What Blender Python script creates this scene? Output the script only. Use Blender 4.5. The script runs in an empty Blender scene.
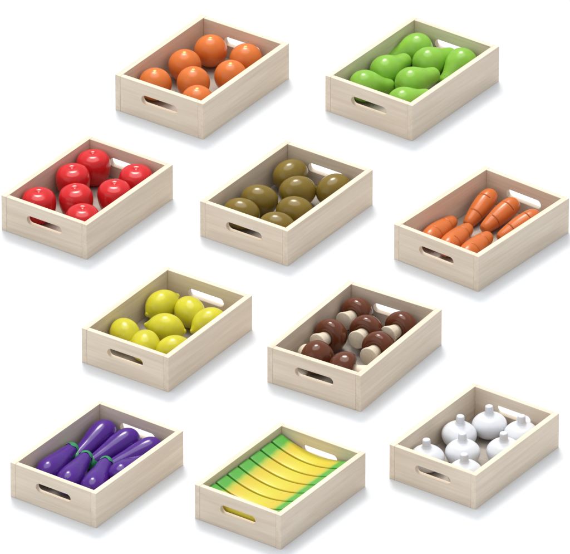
import bpy, bmesh, math, random
from mathutils import Vector, Matrix
random.seed(7)
MM = 0.001
scene = bpy.context.scene
C = bpy.data.collections.new("scene"); scene.collection.children.link(C)

# ------------------------------------------------------------ materials
def new_mat(name):
    m = bpy.data.materials.new(name); m.use_nodes = True
    nt = m.node_tree; b = nt.nodes['Principled BSDF']
    return m, nt, b
def ramp(nt, fac, stops):
    r = nt.nodes.new('ShaderNodeValToRGB'); cr = r.color_ramp
    while len(cr.elements) < len(stops): cr.elements.new(0.5)
    for e, (p, c) in zip(cr.elements, stops): e.position = p; e.color = (*c, 1)
    nt.links.new(fac, r.inputs[0]); return r.outputs[0]
def wood(name, along, dark, light, rough=0.5):
    """pale planed wood, fibres running along the given axis, each board different"""
    m, nt, b = new_mat(name); N = nt.nodes; L = nt.links
    tc = N.new('ShaderNodeTexCoord'); oi = N.new('ShaderNodeObjectInfo')
    off = N.new('ShaderNodeVectorMath'); off.operation = 'SCALE'; off.inputs[0].default_value = (1.7, 2.3, 0.9)
    L.new(oi.outputs['Random'], off.inputs['Scale'])
    add = N.new('ShaderNodeVectorMath'); L.new(tc.outputs['Object'], add.inputs[0]); L.new(off.outputs[0], add.inputs[1])
    mp = N.new('ShaderNodeMapping'); L.new(add.outputs[0], mp.inputs[0])
    s = [420, 420, 420]; s[along] = 14; mp.inputs['Scale'].default_value = s
    fine = N.new('ShaderNodeTexNoise'); fine.inputs['Scale'].default_value = 1.0; fine.inputs['Detail'].default_value = 4
    L.new(mp.outputs[0], fine.inputs['Vector'])
    mp2 = N.new('ShaderNodeMapping'); L.new(add.outputs[0], mp2.inputs[0])
    s2 = [110, 110, 110]; s2[along] = 9; mp2.inputs['Scale'].default_value = s2
    broad = N.new('ShaderNodeTexNoise'); broad.inputs['Scale'].default_value = 1.0
    broad.inputs['Detail'].default_value = 2; broad.inputs['Distortion'].default_value = 0.8
    L.new(mp2.outputs[0], broad.inputs['Vector'])
    mx = N.new('ShaderNodeMix'); mx.inputs[0].default_value = 0.5
    L.new(fine.outputs[0], mx.inputs[2]); L.new(broad.outputs[0], mx.inputs[3])
    col = ramp(nt, mx.outputs[0], [(0.32, dark), (0.66, light)])
    hs = N.new('ShaderNodeHueSaturation'); L.new(col, hs.inputs['Color'])
    mr = N.new('ShaderNodeMapRange'); L.new(oi.outputs['Random'], mr.inputs[0]); mr.inputs[3].default_value = 0.96; mr.inputs[4].default_value = 1.03
    L.new(mr.outputs[0], hs.inputs['Value']); L.new(hs.outputs[0], b.inputs['Base Color'])
    b.inputs['Roughness'].default_value = rough; b.inputs['Specular IOR Level'].default_value = 0.25
    bp = N.new('ShaderNodeBump'); bp.inputs['Strength'].default_value = 0.12; bp.inputs['Distance'].default_value = 0.0003
    L.new(fine.outputs[0], bp.inputs['Height']); L.new(bp.outputs[0], b.inputs['Normal'])
    return m
def paint(name, col, rough=0.22, var=0.07, coat=0.12, scale=60):
    """lacquer over turned wood: faint tone drift and faint waviness"""
    m, nt, b = new_mat(name); N = nt.nodes; L = nt.links
    tc = N.new('ShaderNodeTexCoord'); n = N.new('ShaderNodeTexNoise'); n.inputs['Scale'].default_value = scale
    n.inputs['Detail'].default_value = 3; L.new(tc.outputs['Object'], n.inputs['Vector'])
    lo = [c*(1-var) for c in col]; hi = [min(1, c*(1+var)) for c in col]
    L.new(ramp(nt, n.outputs[0], [(0.35, lo), (0.65, hi)]), b.inputs['Base Color'])
    b.inputs['Roughness'].default_value = rough; b.inputs['Specular IOR Level'].default_value = 0.32
    b.inputs['Coat Weight'].default_value = coat; b.inputs['Coat Roughness'].default_value = 0.12
    bp = N.new('ShaderNodeBump'); bp.inputs['Strength'].default_value = 0.05; bp.inputs['Distance'].default_value = 0.0005
    L.new(n.outputs[0], bp.inputs['Height']); L.new(bp.outputs[0], b.inputs['Normal'])
    return m

WD, WL = (0.675, 0.557, 0.432), (0.80, 0.687, 0.555)
M_side = wood('pale_wood_lengthwise', 1, WD, WL)
M_end = wood('pale_wood_crosswise', 0, WD, WL)
M_bottom = wood('darker_bottom_wood', 0, (0.34, 0.295, 0.25), (0.42, 0.37, 0.32), 0.6)  # bottom board tone, darker and greyer than the side and end boards
M_stem = wood('bare_turned_wood', 2, (0.66, 0.56, 0.42), (0.80, 0.70, 0.56), 0.45)
M_orange = paint('orange_lacquer', (0.68, 0.170, 0.030), 0.28)
M_scar = paint('yellow_green_dot', (0.70, 0.66, 0.16), 0.3)
M_apple = paint('red_lacquer', (0.60, 0.016, 0.019), 0.20)
M_pear = paint('green_lacquer', (0.235, 0.49, 0.050), 0.24)
M_kiwi = paint('olive_lacquer', (0.205, 0.135, 0.018), 0.22)
M_carrot = paint('carrot_lacquer', (0.60, 0.145, 0.028), 0.28)
M_groove = paint('dark_saw_cut', (0.07, 0.018, 0.008), 0.6, coat=0)
M_lemon = paint('lemon_lacquer', (0.59, 0.54, 0.026), 0.24)
M_cap = paint('brown_lacquer', (0.125, 0.034, 0.013), 0.15)
M_egg = paint('purple_lacquer', (0.072, 0.014, 0.225), 0.20)
M_calyx = paint('calyx_green', (0.030, 0.27, 0.11), 0.32)
M_garlic = paint('white_lacquer', (0.71, 0.72, 0.755), 0.30, 0.02)

def banana_mat():
    m, nt, b = new_mat('banana_lacquer'); N = nt.nodes; L = nt.links
    tc = N.new('ShaderNodeTexCoord'); sx = N.new('ShaderNodeSeparateXYZ'); L.new(tc.outputs['Object'], sx.inputs[0])
    n = N.new('ShaderNodeTexNoise'); n.inputs['Scale'].default_value = 70; L.new(tc.outputs['Object'], n.inputs['Vector'])
    sh = N.new('ShaderNodeMath'); sh.operation = 'ADD'; sh.inputs[1].default_value = 0.003; L.new(sx.outputs[0], sh.inputs[0])
    ab = N.new('ShaderNodeMath'); ab.operation = 'ABSOLUTE'; L.new(sh.outputs[0], ab.inputs[0])
    ad = N.new('ShaderNodeMath'); ad.operation = 'MULTIPLY_ADD'; L.new(n.outputs[0], ad.inputs[0]); ad.inputs[1].default_value = 0.005; L.new(ab.outputs[0], ad.inputs[2])
    mr = N.new('ShaderNodeMapRange'); L.new(ad.outputs[0], mr.inputs[0]); mr.inputs[1].default_value = 0.0; mr.inputs[2].default_value = 0.05
    yl, yo, gr = (0.61, 0.53, 0.035), (0.62, 0.47, 0.035), (0.085, 0.37, 0.045)
    L.new(ramp(nt, mr.outputs[0], [(0.18, yl), (0.53, yo), (0.62, (0.46, 0.48, 0.05)), (0.70, gr)]), b.inputs['Base Color'])
    b.inputs['Roughness'].default_value = 0.32; b.inputs['Coat Weight'].default_value = 0.15
    return m
M_banana = banana_mat()

def floor_mat():
    m, nt, b = new_mat('white_studio_sweep'); N = nt.nodes; L = nt.links
    tc = N.new('ShaderNodeTexCoord'); n = N.new('ShaderNodeTexNoise'); n.inputs['Scale'].default_value = 3
    L.new(tc.outputs['Object'], n.inputs['Vector'])
    L.new(ramp(nt, n.outputs[0], [(0.3, (0.69, 0.708, 0.738)), (0.7, (0.70, 0.718, 0.748))]), b.inputs['Base Color'])
    b.inputs['Roughness'].default_value = 0.7; b.inputs['Specular IOR Level'].default_value = 0.1
    return m

# ------------------------------------------------------------ helpers
def mesh_obj(name, bm, mats, parent=None, smooth=False, local=None):
    me = bpy.data.meshes.new(name)
    bmesh.ops.recalc_face_normals(bm, faces=bm.faces); bm.to_mesh(me); bm.free()
    for m in (mats if isinstance(mats, (list, tuple)) else [mats]): me.materials.append(m)
    if smooth:
        for p in me.polygons: p.use_smooth = True
    o = bpy.data.objects.new(name, me); C.objects.link(o)
    if parent: o.parent = parent
    if local is not None: o.matrix_local = local
    return o
def empty(name):
    o = bpy.data.objects.new(name, None); o.empty_display_size = 0.01; C.objects.link(o); return o
def tag(o, label=None, cat=None, group=None, kind=None):
    for k, v in (('label', label), ('category', cat), ('group', group), ('kind', kind)):
        if v: o[k] = v
    return o
def dup(root):
    r = root.copy(); C.objects.link(r)
    for ch in list(root.children):
        c = ch.copy(); C.objects.link(c); c.parent = r; c.matrix_parent_inverse = ch.matrix_parent_inverse.copy()
    return r
def lathe(profile, seg=48, mat_of=None):
    """profile: (radius, z) in mm from bottom to top; the end rings close on the axis"""
    bm = bmesh.new(); rings = []
    for r, z in profile:
        if r < 1e-4: rings.append([bm.verts.new((0, 0, z*MM))])
        else: rings.append([bm.verts.new((r*MM*math.cos(2*math.pi*k/seg), r*MM*math.sin(2*math.pi*k/seg), z*MM)) for k in range(seg)])
    for i in range(len(rings)-1):
        a, b = rings[i], rings[i+1]
        for k in range(seg):
            k2 = (k+1) % seg
            if len(a) == 1 and len(b) == 1: continue
            if len(a) == 1: f = bm.faces.new((a[0], b[k2], b[k]))
            elif len(b) == 1: f = bm.faces.new((a[k], a[k2], b[0]))
            else: f = bm.faces.new((a[k], a[k2], b[k2], b[k]))
            if mat_of: f.material_index = mat_of(0.5*(profile[i][1]+profile[i+1][1]))
    for rr in (rings[0], rings[-1]):
        if len(rr) > 1: bm.faces.new(rr)
    return bm
def spline(pts, n=10):
    """Catmull-Rom through the control points of a profile"""
    P = [pts[0]] + list(pts) + [pts[-1]]; out = []
    for i in range(1, len(P)-2):
        for k in range(n):
            t = k/n; q = []
            for d in range(2):
                a, b, c, e = P[i-1][d], P[i][d], P[i+1][d], P[i+2][d]
                q.append(0.5*((2*b)+(-a+c)*t+(2*a-5*b+4*c-e)*t*t+(-a+3*b-3*c+e)*t**3))
            out.append((max(0.0, q[0]), q[1]))
    out.append(pts[-1]); return out
def superell(a, c, e, n=40):
    out = []
    for i in range(n+1):
        t = -math.pi/2 + math.pi*i/n
        out.append((a*abs(math.cos(t))**(2/e) if 0 < i < n else 0.0, c*math.copysign(abs(math.sin(t))**(2/e), math.sin(t))))
    return out

# ------------------------------------------------------------ crate
A, B, H, T = 105.6, 149.15, 39.8, 6.0      # width, length, height, board thickness (mm)
TE = 5.4
def box_bm(sx, sy, sz, bev=0.32):
    bm = bmesh.new(); bmesh.ops.create_cube(bm, size=1)
    bmesh.ops.scale(bm, vec=(sx*MM, sy*MM, sz*MM), verts=bm.verts)
    if bev: bmesh.ops.bevel(bm, geom=bm.edges[:], offset=bev*MM, segments=2, profile=0.6, affect='EDGES')
    return bm
def slotted_board(w, h, t, slot_len, slot_h, slot_z):
    bm = bmesh.new()
    outer = [bm.verts.new((x*MM, -t/2*MM, z*MM)) for x, z in ((-w/2, -h/2), (w/2, -h/2), (w/2, h/2), (-w/2, h/2))]
    r = slot_h/2; inner = []
    for k in range(17): an = -math.pi/2 + math.pi*k/16; inner.append((slot_len/2-r+r*math.cos(an), slot_z+r*math.sin(an)))
    for k in range(17): an = math.pi/2 + math.pi*k/16; inner.append((-slot_len/2+r+r*math.cos(an), slot_z+r*math.sin(an)))
    iv = [bm.verts.new((x*MM, -t/2*MM, z*MM)) for x, z in inner]
    es = [bm.edges.new((l[i], l[(i+1) % len(l)])) for l in (outer, iv) for i in range(len(l))]
    r_ = bmesh.ops.triangle_fill(bm, use_beauty=True, use_dissolve=False, edges=es)
    faces = [f for f in bm.faces]
    ex = bmesh.ops.extrude_face_region(bm, geom=faces)
    bmesh.ops.translate(bm, vec=(0, t*MM, 0), verts=[v for v in ex['geom'] if isinstance(v, bmesh.types.BMVert)])
    return bm
def make_crate():
    root = empty('wooden_crate')
    for sx in (-1, 1):
        mesh_obj('side_board', box_bm(T, B, H), M_side, root, local=Matrix.Translation((sx*(A-T)/2*MM, 0, H/2*MM)))
    for sy in (-1, 1):
        o = mesh_obj('end_board', slotted_board(A-2*T-0.12, H-0.06, TE, 43, 9.6, 2.4), M_end, root,
                     local=Matrix.Translation((0, sy*((B-TE)/2-0.06)*MM, (H/2)*MM)))
        bv = o.modifiers.new('bevel', 'BEVEL'); bv.width = 0.4*MM; bv.segments = 3; bv.limit_method = 'ANGLE'; bv.angle_limit = math.radians(50)
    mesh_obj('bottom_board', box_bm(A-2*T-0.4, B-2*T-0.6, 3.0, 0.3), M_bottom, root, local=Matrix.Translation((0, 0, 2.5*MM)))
    return root

CRATES = {  # x, y (mm), turn, scale
 'orange': (-84.82, 372.97, -0.6017, 1.0381), 'pear': (130.65, 369.28, -0.6259, 1.0342),
 'apple': (-199.24, 125.68, -0.6082, 1.0008), 'kiwi': (1.63, 113.72, -0.6061, 1.0133),
 'carrot': (197.37, 62.36, -0.6657, 1.0068), 'lemon': (-116.56, -135.17, -0.5926, 0.9839),
 'mushroom': (68.82, -169.30, -0.5577, 1.0238), 'eggplant': (-182.35, -392.43, -0.6154, 0.969),
 'banana': (-4.51, -432.85, -0.6102, 0.9601), 'garlic': (184.19, -358.64, -0.6141, 0.9623)}
CL = {'orange': 'pale wooden crate filled with round oranges', 'pear': 'pale wooden crate filled with bright green pears',
 'apple': 'pale wooden crate filled with shiny red apples', 'kiwi': 'pale wooden crate filled with olive brown kiwis',
 'carrot': 'pale wooden crate holding two rows of orange carrots', 'lemon': 'pale wooden crate filled with yellow lemons',
 'mushroom': 'pale wooden crate filled with brown capped mushrooms', 'eggplant': 'pale wooden crate filled with purple eggplants',
 'banana': 'pale wooden crate filled with a row of yellow bananas with green tips',
 'garlic': 'pale wooden crate filled with white garlic bulbs'}
crate0 = make_crate(); MW = {}
for i, (k, (x, y, r, s)) in enumerate(CRATES.items()):
    c = crate0 if i == 0 else dup(crate0)
    c.location = (x*MM, y*MM, 0); c.rotation_euler = (0, 0, r); c.scale = (s, s, s)
    MW[k] = Matrix.Translation((x*MM, y*MM, 0)) @ Matrix.Rotation(r, 4, 'Z') @ Matrix.Scale(s, 4)
    tag(c, CL[k], 'crate', 'pale wooden crates with handle slots')

def put(o, crate, pos, axis=None, spin=0.0, size=1.0):
    """stand the thing at pos (mm inside its crate); axis is where its own +z points"""
    R = Matrix.Identity(4)
    if axis is not None: R = Vector(axis).normalized().to_track_quat('Z', 'Y').to_matrix().to_4x4()
    m = MW[crate] @ Matrix.Translation(Vector(pos)*MM) @ R @ Matrix.Rotation(spin, 4, 'Z') @ Matrix.Scale(size, 4)
    l, q, s = m.decompose(); o.location = l; o.rotation_mode = 'QUATERNION'; o.rotation_quaternion = q; o.scale = s
def clamp(p, r):
    return (max(-46.2+r, min(46.2-r, p[0])), max(-68+r, min(68-r, p[1])), p[2])
def fill(crate, proto, items, labels, cat, group, placer):
    for i, (it, lb) in enumerate(zip(items, labels)):
        o = proto if i == 0 else dup(proto)
        placer(o, it, i); tag(o, lb, cat, group)

WH7 = ['farthest back, left of the far handle slot', 'against the left side board, second from the far corner',
       'in the far right corner beside the far handle slot', 'against the right side board, second from the far end',
       'in the middle of the crate, surrounded by the others', 'in the near left corner, behind the front handle slot',
       'in the near right corner, mostly hidden by the front rim']
def labs(desc, order=range(7)): return [desc + ' ' + WH7[k] for k in order]

# ------------------------------------------------------------ oranges
t = empty('orange'); RO = 16.6
mesh_obj('fruit_body', lathe(superell(RO, RO*0.98, 2.05)), M_orange, t, True)
mesh_obj('stem_scar', lathe([(0, -0.6), (1.5, -0.5), (1.9, 0), (1.4, 0.35), (0, 0.5)], 20), M_scar, t, True, Matrix.Translation((0, 0, (RO*0.98-0.1)*MM)))
items = [(-22.2, 46.6, 20.5), (-26.3, 7.4, 20.5), (17.0, 51.2, 20.5), (23.7, 15.2, 20.5), (0.5, -16.3, 20.5), (-29.0, -40.1, 20.5), (25.4, -45.3, 20.5)]
fill('orange', t, items, labs('glossy orange'), 'orange', 'oranges in the crate',
     lambda o, p, i: put(o, 'orange', clamp(p, RO), (0.08+random.uniform(-.03, .03), -0.12+random.uniform(-.03, .03), 1), random.random()*6))
# ------------------------------------------------------------ apples
ap = spline([(0, -14.6), (4, -15.6), (9, -16.4), (13.4, -13), (16.2, -6), (17.5, 1.5), (17.2, 8), (14.8, 13.4), (10.5, 16.2), (6.3, 17.3), (3.6, 17.0), (1.8, 16.2), (0, 15.9)], 6)
a = mesh_obj('apple', lathe(ap, 56), M_apple, None, True)
items = [(-28.7, 50.5, 20.5), (-28.7, 15.5, 20.5), (24.5, 50.5, 20.5), (24.3, 13.4, 20.5), (-2.4, -15.9, 20.5), (-28.7, -43.5, 20.5), (26.8, -45.2, 20.5)]
fill('apple', a, items, labs('shiny red apple'), 'apple', 'red apples in the crate',
     lambda o, p, i: put(o, 'apple', clamp(p, 17.4), (random.uniform(-.04, .04), random.uniform(-.08, .0), 1), random.random()*6))
# ------------------------------------------------------------ kiwis
k_ = mesh_obj('kiwi', lathe(superell(15.7, 19.0, 2.08), 48), M_kiwi, None, True)
items = [(p, tuple(a+20*b for a, b in zip(p, d))) for p, d in (((-28.2, 47.4, 20), (.32, .95, .1)), ((-25.2, -11.4, 20), (.86, .5, -.12)),
         ((-3.9, 24.5, 20), (.65, .8, 0)), ((24.0, 47.8, 20), (.32, .93, .15)), ((17.2, -10.4, 20), (.9, .41, -.05)), ((-24.5, -43.5, 20), (.9, .32, -.1)), ((20.0, -46, 20), (.9, .4, -.1)))]
fill('kiwi', k_, items, labs('olive brown egg shaped kiwi', (0, 1, 2, 3, 4, 5, 6)), 'kiwi', 'kiwis in the crate',
     lambda o, p, i: put(o, 'kiwi', clamp(p[0], 17.0), Vector(p[1])-Vector(p[0]), random.random()*6))
for o, lb in zip([x for x in C.objects if x.name.startswith('kiwi')], [
    'olive kiwi nearest the far left corner of its crate', 'large olive kiwi lying against the left side board, lengthwise towards the right',
    'olive kiwi in the middle of the crate, behind two others', 'olive kiwi by the right side board under the far handle slot',
    'olive kiwi by the right side board, just behind the nearest right one', 'olive kiwi in the near left corner, seen through the front handle slot',
    'olive kiwi in the near right corner with only its top above the front rim']): o['label'] = lb
# ------------------------------------------------------------ lemons
lp = spline([(0, -22.6), (1.6, -22.3), (2.9, -20.6), (5.2, -18.4), (9.6, -14.6), (13.6, -8.6), (15.4, 0), (13.7, 8.4), (9.8, 14.2), (5.6, 17.6), (3.0, 19.2), (2.0, 20.6), (0, 21.4)], 6)
l_ = mesh_obj('lemon', lathe(lp, 48), M_lemon, None, True)
items = [((-30.5, 35.0, 20), (-36.5, 15, 16)), ((0.6, 39.7, 20), (12, 33.1, 18)), ((28.6, 32.9, 20), (33.6, 44.5, 22)), ((-1.5, -0.2, 20), (18, 6.8, 19)),
         ((-29.5, -32.2, 20), (-15, -43, 20)), ((1.2, -40.4, 20), (9, -52, 18)), ((29.5, -32.3, 20), (22, -43, 18))]
fill('lemon', l_, items, [
    'yellow lemon at the far left, its pointed end towards the left side board', 'yellow lemon in front of the far handle slot, beside the farthest left one',
    'yellow lemon at the right side board, partly hidden behind its rim', 'largest looking yellow lemon lying crosswise in the middle of the crate',
    'yellow lemon at the left side board, nearest the front left corner', 'yellow lemon right behind the front board, seen through its handle slot',
    'yellow lemon in the near right corner, cut off by the crate rim'], 'lemon', 'lemons in the crate',
     lambda o, p, i: put(o, 'lemon', clamp(p[0], 15.6), Vector(p[1])-Vector(p[0]), random.random()*6))
# ------------------------------------------------------------ pears (bulb at origin, neck along +z)
def pear_bm():
    # a turned body whose neck bends a little to one side
    pr = spline([(0, -15.4), (4.5, -15.2), (9.8, -12.8), (14.2, -7.8), (16.2, -0.5), (15.2, 7), (12.4, 13.8), (10.0, 19.5), (8.8, 25), (7.6, 29), (4.6, 31.8), (0, 32.6)], 6)
    bm = lathe(pr, 48)
    for v in bm.verts:
        z = v.co.z/MM
        if z > 4: v.co.x += 0.0042*(z-4)**2*MM
    return bm
p_ = mesh_obj('pear', pear_bm(), M_pear, None, True)
items = [((-29.5, 50.5, 21), (-44, 34, 14), 0), ((-5.0, 34.1, 20), (2, 60.6, 19), 0), ((-29.6, -4.5, 20), (-26.5, 26.0, 19), 0), ((23.9, 51.5, 21), (24, 32, 12), 0),
         ((4.6, -9.2, 20), (13.0, 20.2, 19), 0), ((-29.5, -40.5, 20), (-14.5, -21, 13), 0), ((21.5, -46.8, 20), (30.8, -20.5, 18), 0)]
def put_pear(o, p, i):
    put(o, 'pear', clamp(p[0], 16.4), Vector(p[1])-Vector(p[0]), (0.4, 2.6, 2.2, 3.0, 2.4, 0.3, 2.5)[i])
fill('pear', p_, items, [
    'green pear farthest back in the crate, narrow neck pointing down to the left', 'green pear in the middle of the back row, neck reaching towards the far handle slot',
    'green pear against the left side board, neck pointing right', 'green pear standing neck down by the right side board at the far end',
    'green pear in the middle front, neck pointing to the right side board', 'green pear in the near left corner, neck sloping down to the right',
    'green pear in the near right corner, mostly hidden by the front rim'], 'pear', 'green pears in the crate', put_pear)
# ------------------------------------------------------------ carrots (thick end at origin, tapering along +z)
def carrot_bm():
    pr = spline([(0, -9.5), (4.2, -8.9), (7.3, -6.4), (9.0, -2.4), (9.9, 3), (10.1, 10), (9.6, 18), (8.5, 26), (7.2, 34), (5.9, 39.4), (3.8, 42.6), (0, 43.6)], 8)
    cuts = ((5.5, 0.75), (27.0, -0.25))        # where, and on which side the saw cut is deepest
    pr = [q for q in pr if all(abs(q[1]-c) > 0.75 for c, _ in cuts)]
    def rad(z):
        for (ra, za), (rb, zb) in zip(pr, pr[1:]):
            if za <= z <= zb and zb > za: return ra+(rb-ra)*(z-za)/(zb-za)
    out = list(pr)
    for c, _ in cuts: out += [(rad(c), c+d) for d in (-0.65, -0.34, 0.34, 0.65)]
    out.sort(key=lambda q: q[1]); bm = lathe(out, 64)
    for v in bm.verts:
        z = v.co.z/MM; an = math.atan2(v.co.y, v.co.x); r = math.hypot(v.co.x, v.co.y)/MM
        for c, ph in cuts:
            if abs(z-c) < 0.4 and r > 1:
                k = max(0.0, min(1.0, (math.cos(an-ph)-0.4)*4)); v.co.x *= 1-0.9*k/r; v.co.y *= 1-0.9*k/r
    for f in bm.faces:
        m = f.calc_center_median(); an = math.atan2(m.y, m.x)
        for c, ph in cuts:
            if abs(m.z/MM-c) < 0.3 and math.cos(an-ph) > 0.45: f.material_index = 1
    return bm
def facing(axis, i):
    # roll each carrot so its saw cuts lie on its upper front side
    q = axis.normalized().to_track_quat('Z', 'Y').inverted() @ Vector((0.45, -0.60, 0.66))
    return math.atan2(q.y, q.x) + (0.1, -0.25, 0.3, -0.1, 0.25, 0.0)[i]
c_ = mesh_obj('carrot', carrot_bm(), [M_carrot, M_groove], None, True)
items = [((-31.5, 52.5, 20), (-27.5, 14.0, 9)), ((-3.6, 52.5, 20), (-6.6, 11.7, 11)), ((26.4, 48, 19), (16.6, 11, 11)),
         ((-33.5, -40.4, 15), (-38.9, 0, 13)), ((-9.4, -42.4, 15), (-17.6, 0, 13)), ((15.5, -43.3, 15), (7.9, 0, 13))]
fill('carrot', c_, items, [
    'orange carrot leaning in the back row beside the left side board', 'orange carrot in the centre of the back row, thick end below the far handle slot',
    'orange carrot of the back row half hidden behind the right side board', 'orange carrot of the front row lying along the left side board',
    'orange carrot in the centre of the front row, between two others', 'rightmost orange carrot of the front row, nearest the front right corner'],
     'carrot', 'carrots in the crate', lambda o, p, i: put(o, 'carrot', clamp(p[0], 11.3), Vector(p[1])-Vector(p[0]), facing(Vector(p[1])-Vector(p[0]), i), 1.0 if i < 3 else 1.1))
# ------------------------------------------------------------ mushrooms (cap centre at origin, stem along +z)
t = empty('mushroom')
cap = spline([(0, -15.6), (5, -15.1), (10, -12.4), (14.3, -8.0), (16.4, -2.2), (16.7, 2.6), (15.2, 6.4), (12.0, 8.6), (9.6, 8.8)], 6) + [(7.5, 7.6), (0, 7.2)]
mesh_obj('cap', lathe(cap, 52), M_cap, t, True)
st = [(0, 4), (6.6, 5), (6.8, 9), (7.2, 12.5), (8.0, 15.8), (8.9, 18.9), (9.25, 20.6), (9.1, 21.3), (8.4, 21.7), (0, 21.8)]
o = mesh_obj('stem', lathe(st, 40), M_stem, t, True)
items = [((-29.6, 51.5, 20.3), (-31, 32, 22)), ((-29.5, 3.2, 20.3), (-31.4, -17.0, 22)), ((-4.3, 28.2, 20.3), (-2, 5, 22)), ((20.9, 51.5, 20.3), (18.5, 30, 22)),
         ((22.2, 7.9, 20.3), (23.6, -14, 21.5)), ((-18.5, -38.9, 20.3), (-41.0, -28.8, 14)), ((14.5, -42.3, 20.3), (36, -34.0, 15))]
fill('mushroom', t, items, [
    'brown capped mushroom farthest back, by the far left corner of the crate', 'brown capped mushroom by the left side board, stem towards the front',
    'brown capped mushroom in the middle of the crate with a wide round stem end', 'brown capped mushroom at the far right below the handle slot',
    'brown capped mushroom by the right side board, in front of the far right one', 'brown capped mushroom in the near left corner, stem pointing at the left side board',
    'brown capped mushroom behind the front rim, short stem pointing to the right'], 'mushroom', 'brown mushrooms in the crate',
     lambda o, p, i: put(o, 'mushroom', clamp(p[0], 16.3), Vector(p[1])-Vector(p[0]), random.random()*6))
# ------------------------------------------------------------ eggplants (thick end at origin, calyx at +z)
t = empty('eggplant')
eg = spline([(0, -13.8), (4.8, -13.3), (9.2, -10.5), (12.4, -5.0), (13.5, 1), (13.1, 9), (11.7, 18), (9.8, 28), (8.3, 38), (7.2, 45), (6.6, 49), (5.4, 51.5), (0, 52.2)], 6)
mesh_obj('body', lathe(eg, 48), M_egg, t, True)
def calyx_bm():
    pr = [(7.62, 45.4), (7.45, 46.6), (7.2, 48.2), (6.95, 50.2), (5.9, 52.0), (3.5, 52.9), (0, 53.2)]
    bm = lathe(pr, 60)
    for v in bm.verts:      # pointed hem hugging the neck
        z = v.co.z/MM
        if z < 46:
            an = math.atan2(v.co.y, v.co.x); v.co.z += (1.1*math.cos(5*an))*MM
    for f in [f for f in bm.faces if len(f.verts) > 4]: bm.faces.remove(f)
    return bm
mesh_obj('calyx', calyx_bm(), M_calyx, t, True)
items = [((-30.9, 53.5, 19), (-30.7, 10.6, 13)), ((-2.2, 54, 19), (-11.2, 16.0, 13)), ((26.7, 53.5, 19), (9.2, 15.6, 13)), ((-32, -39.3, 18), (-38.4, 17.1, 20)),
         ((-4.5, -42.3, 18), (-20.4, 17.1, 20)), ((22.7, -38.0, 18), (1.0, 19.8, 20)), ((32.3, -3.1, 20), (33.6, 38.1, 16))]
fill('eggplant', t, items, [
    'purple eggplant at the far left, thick end up by the back corner', 'purple eggplant in the middle of the back row, thick end below the far handle slot',
    'purple eggplant of the back row beside the right side board', 'purple eggplant of the front row by the left side board, green calyx up',
    'purple eggplant in the centre of the front row, green calyx up', 'purple eggplant of the front row with its calyx nearest the crate middle',
    'purple eggplant tucked under the rim of the right side board'], 'eggplant', 'purple eggplants in the crate',
     lambda o, p, i: put(o, 'eggplant', clamp(p[0], 13.8), Vector(p[1])-Vector(p[0]), random.random()*6))
# ------------------------------------------------------------ garlic
t = empty('garlic_bulb')
gb = spline([(0, -12.8), (5, -12.6), (10.5, -11.4), (15.4, -7.4), (18.0, -1.0), (17.0, 4.6), (12.8, 9.2), (8.4, 11.6), (5.6, 13.0), (4.5, 15.0)], 6) + [(0, 15.4)]
mesh_obj('bulb', lathe(gb, 52), M_garlic, t, True)
mesh_obj('stem', lathe([(0, 12), (4.3, 12.5), (4.3, 16), (4.2, 19), (4.1, 21.0), (3.8, 21.9), (3.0, 22.4), (0, 22.5)], 32), M_garlic, t, True)
items = [(-13.2, 46.5, 17), (-27.8, 13.4, 17), (23.6, 49.7, 17), (27.8, 12.4, 17), (-5.0, -13.5, 17), (-30.6, -43.6, 17), (19.4, -45.3, 17)]
fill('garlic', t, items, labs('white garlic bulb'), 'garlic', 'garlic bulbs in the crate',
     lambda o, p, i: put(o, 'garlic', clamp(p, 18.0), (random.uniform(-.05, .05), random.uniform(-.05, .05), 1), random.random()*6))
# ------------------------------------------------------------ bananas: upright arcs side by side across the crate
def banana_bm(w, half):
    n, bev = 48, 1.2
    bm = bmesh.new(); rings = []
    for i in range(n+1):
        s = -1 + 2*i/n; x = s*half
        top = 22.0 + 11.0*abs(s)**2.0
        bot = 3.0*abs(s)**2.4 if abs(s) < 0.8 else 3.0*abs(s)**2.4
        bot += 4.0; e = max(0.0, (abs(s)-0.93)/0.07); top -= 1.6*e*e; wd = w/2 - 0.9*e*e
        sec = []
        for cy, cz, a0 in ((wd-bev, top-bev, 0), (-wd+bev, top-bev, 90), (-wd+bev, bot+bev, 180), (wd-bev, bot+bev, 270)):
            for q in range(5):
                an = math.radians(a0+22.5*q); sec.append((cy+bev*math.cos(an), cz+bev*math.sin(an)))
        rings.append([bm.verts.new((x*MM, y*MM, z*MM)) for y, z in sec])
    for a, b in zip(rings, rings[1:]):
        for k in range(len(a)): bm.faces.new((a[k], a[(k+1) % len(a)], b[(k+1) % len(a)], b[k]))
    bm.faces.new(rings[0]); bm.faces.new(rings[-1]); return bm
W = (B-2*T-0.8)/7
b_ = mesh_obj('banana', banana_bm(W-1.9, (A-2*T)/2-0.4), M_banana, None, True)
mid = [(0, (3-i)*W, 0) for i in range(7)]
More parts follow.
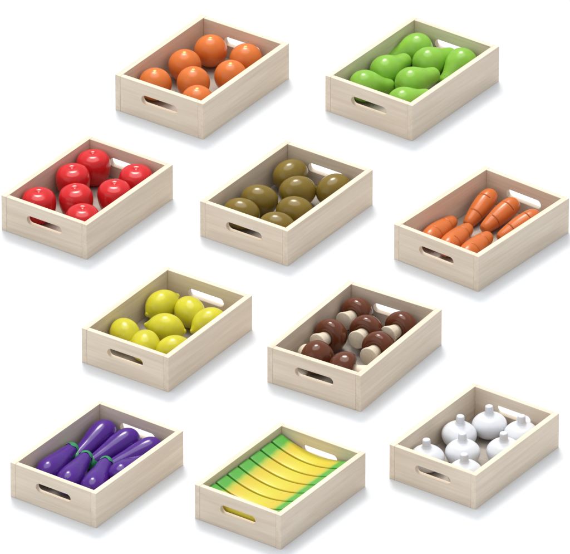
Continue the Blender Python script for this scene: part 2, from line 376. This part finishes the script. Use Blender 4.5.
ords = ['farthest banana, touching the far board below its handle slot', 'second banana from the far handle slot', 'third banana from the far handle slot',
        'middle banana of the seven in the crate', 'third banana counted from the front board', 'second banana counted from the front board', 'nearest banana, seen through the front handle slot']
fill('banana', b_, mid, ['yellow green tipped ' + s for s in ords], 'banana', 'bananas side by side in the crate',
     lambda o, p, i: put(o, 'banana', p))

# ------------------------------------------------------------ floor, light, camera
bm = bmesh.new(); bmesh.ops.create_grid(bm, x_segments=2, y_segments=2, size=15)
fl = mesh_obj('floor', bm, floor_mat()); fl['kind'] = 'structure'; fl['label'] = 'seamless white studio floor'

w = bpy.data.worlds.new("World"); scene.world = w; w.use_nodes = True
bg = w.node_tree.nodes['Background']; bg.inputs[0].default_value = (0.90, 0.95, 1.0, 1); bg.inputs[1].default_value = 0.60
def sun(name, strength, angle, elev, az, col):
    l = bpy.data.lights.new(name, 'SUN'); l.energy = strength; l.angle = math.radians(angle); l.color = col
    o = bpy.data.objects.new(name, l); C.objects.link(o)
    e, a = math.radians(elev), math.radians(az)      # az: 90 = from behind the crates, 180 = from the left
    d = Vector((math.cos(e)*math.cos(a), math.cos(e)*math.sin(a), math.sin(e)))
    o.rotation_euler = d.to_track_quat('Z', 'Y').to_euler(); o.location = d*3
    return o
sun('key_lamp', 1.6, 15, 59, 97, (1.0, 0.97, 0.92))
sun('overhead_softbox', 1.75, 46, 80, 110, (1.0, 0.985, 0.96))

sun('added_fill', 0.34, 50, 28, 222, (1.0, 0.98, 0.95))  # weak fill added from the left front to brighten the front boards
EL, D = 0.52802, 11.7595
f = Vector((0, math.cos(EL), -math.sin(EL)))
cam = bpy.data.cameras.new('camera'); co = bpy.data.objects.new('camera', cam); C.objects.link(co)
co.location = -f*D; co.rotation_euler = (-f).to_track_quat('Z', 'Y').to_euler()
co.rotation_euler = (math.pi/2-EL, 0, 0)
cam.sensor_width = 36; cam.lens = 36*D/0.570; cam.clip_start = 0.1; cam.clip_end = 100
scene.camera = co
scene.render.engine = 'CYCLES'
scene.view_settings.view_transform = 'Standard'; scene.view_settings.look = 'None'
scene.view_settings.exposure = 0; scene.view_settings.gamma = 1
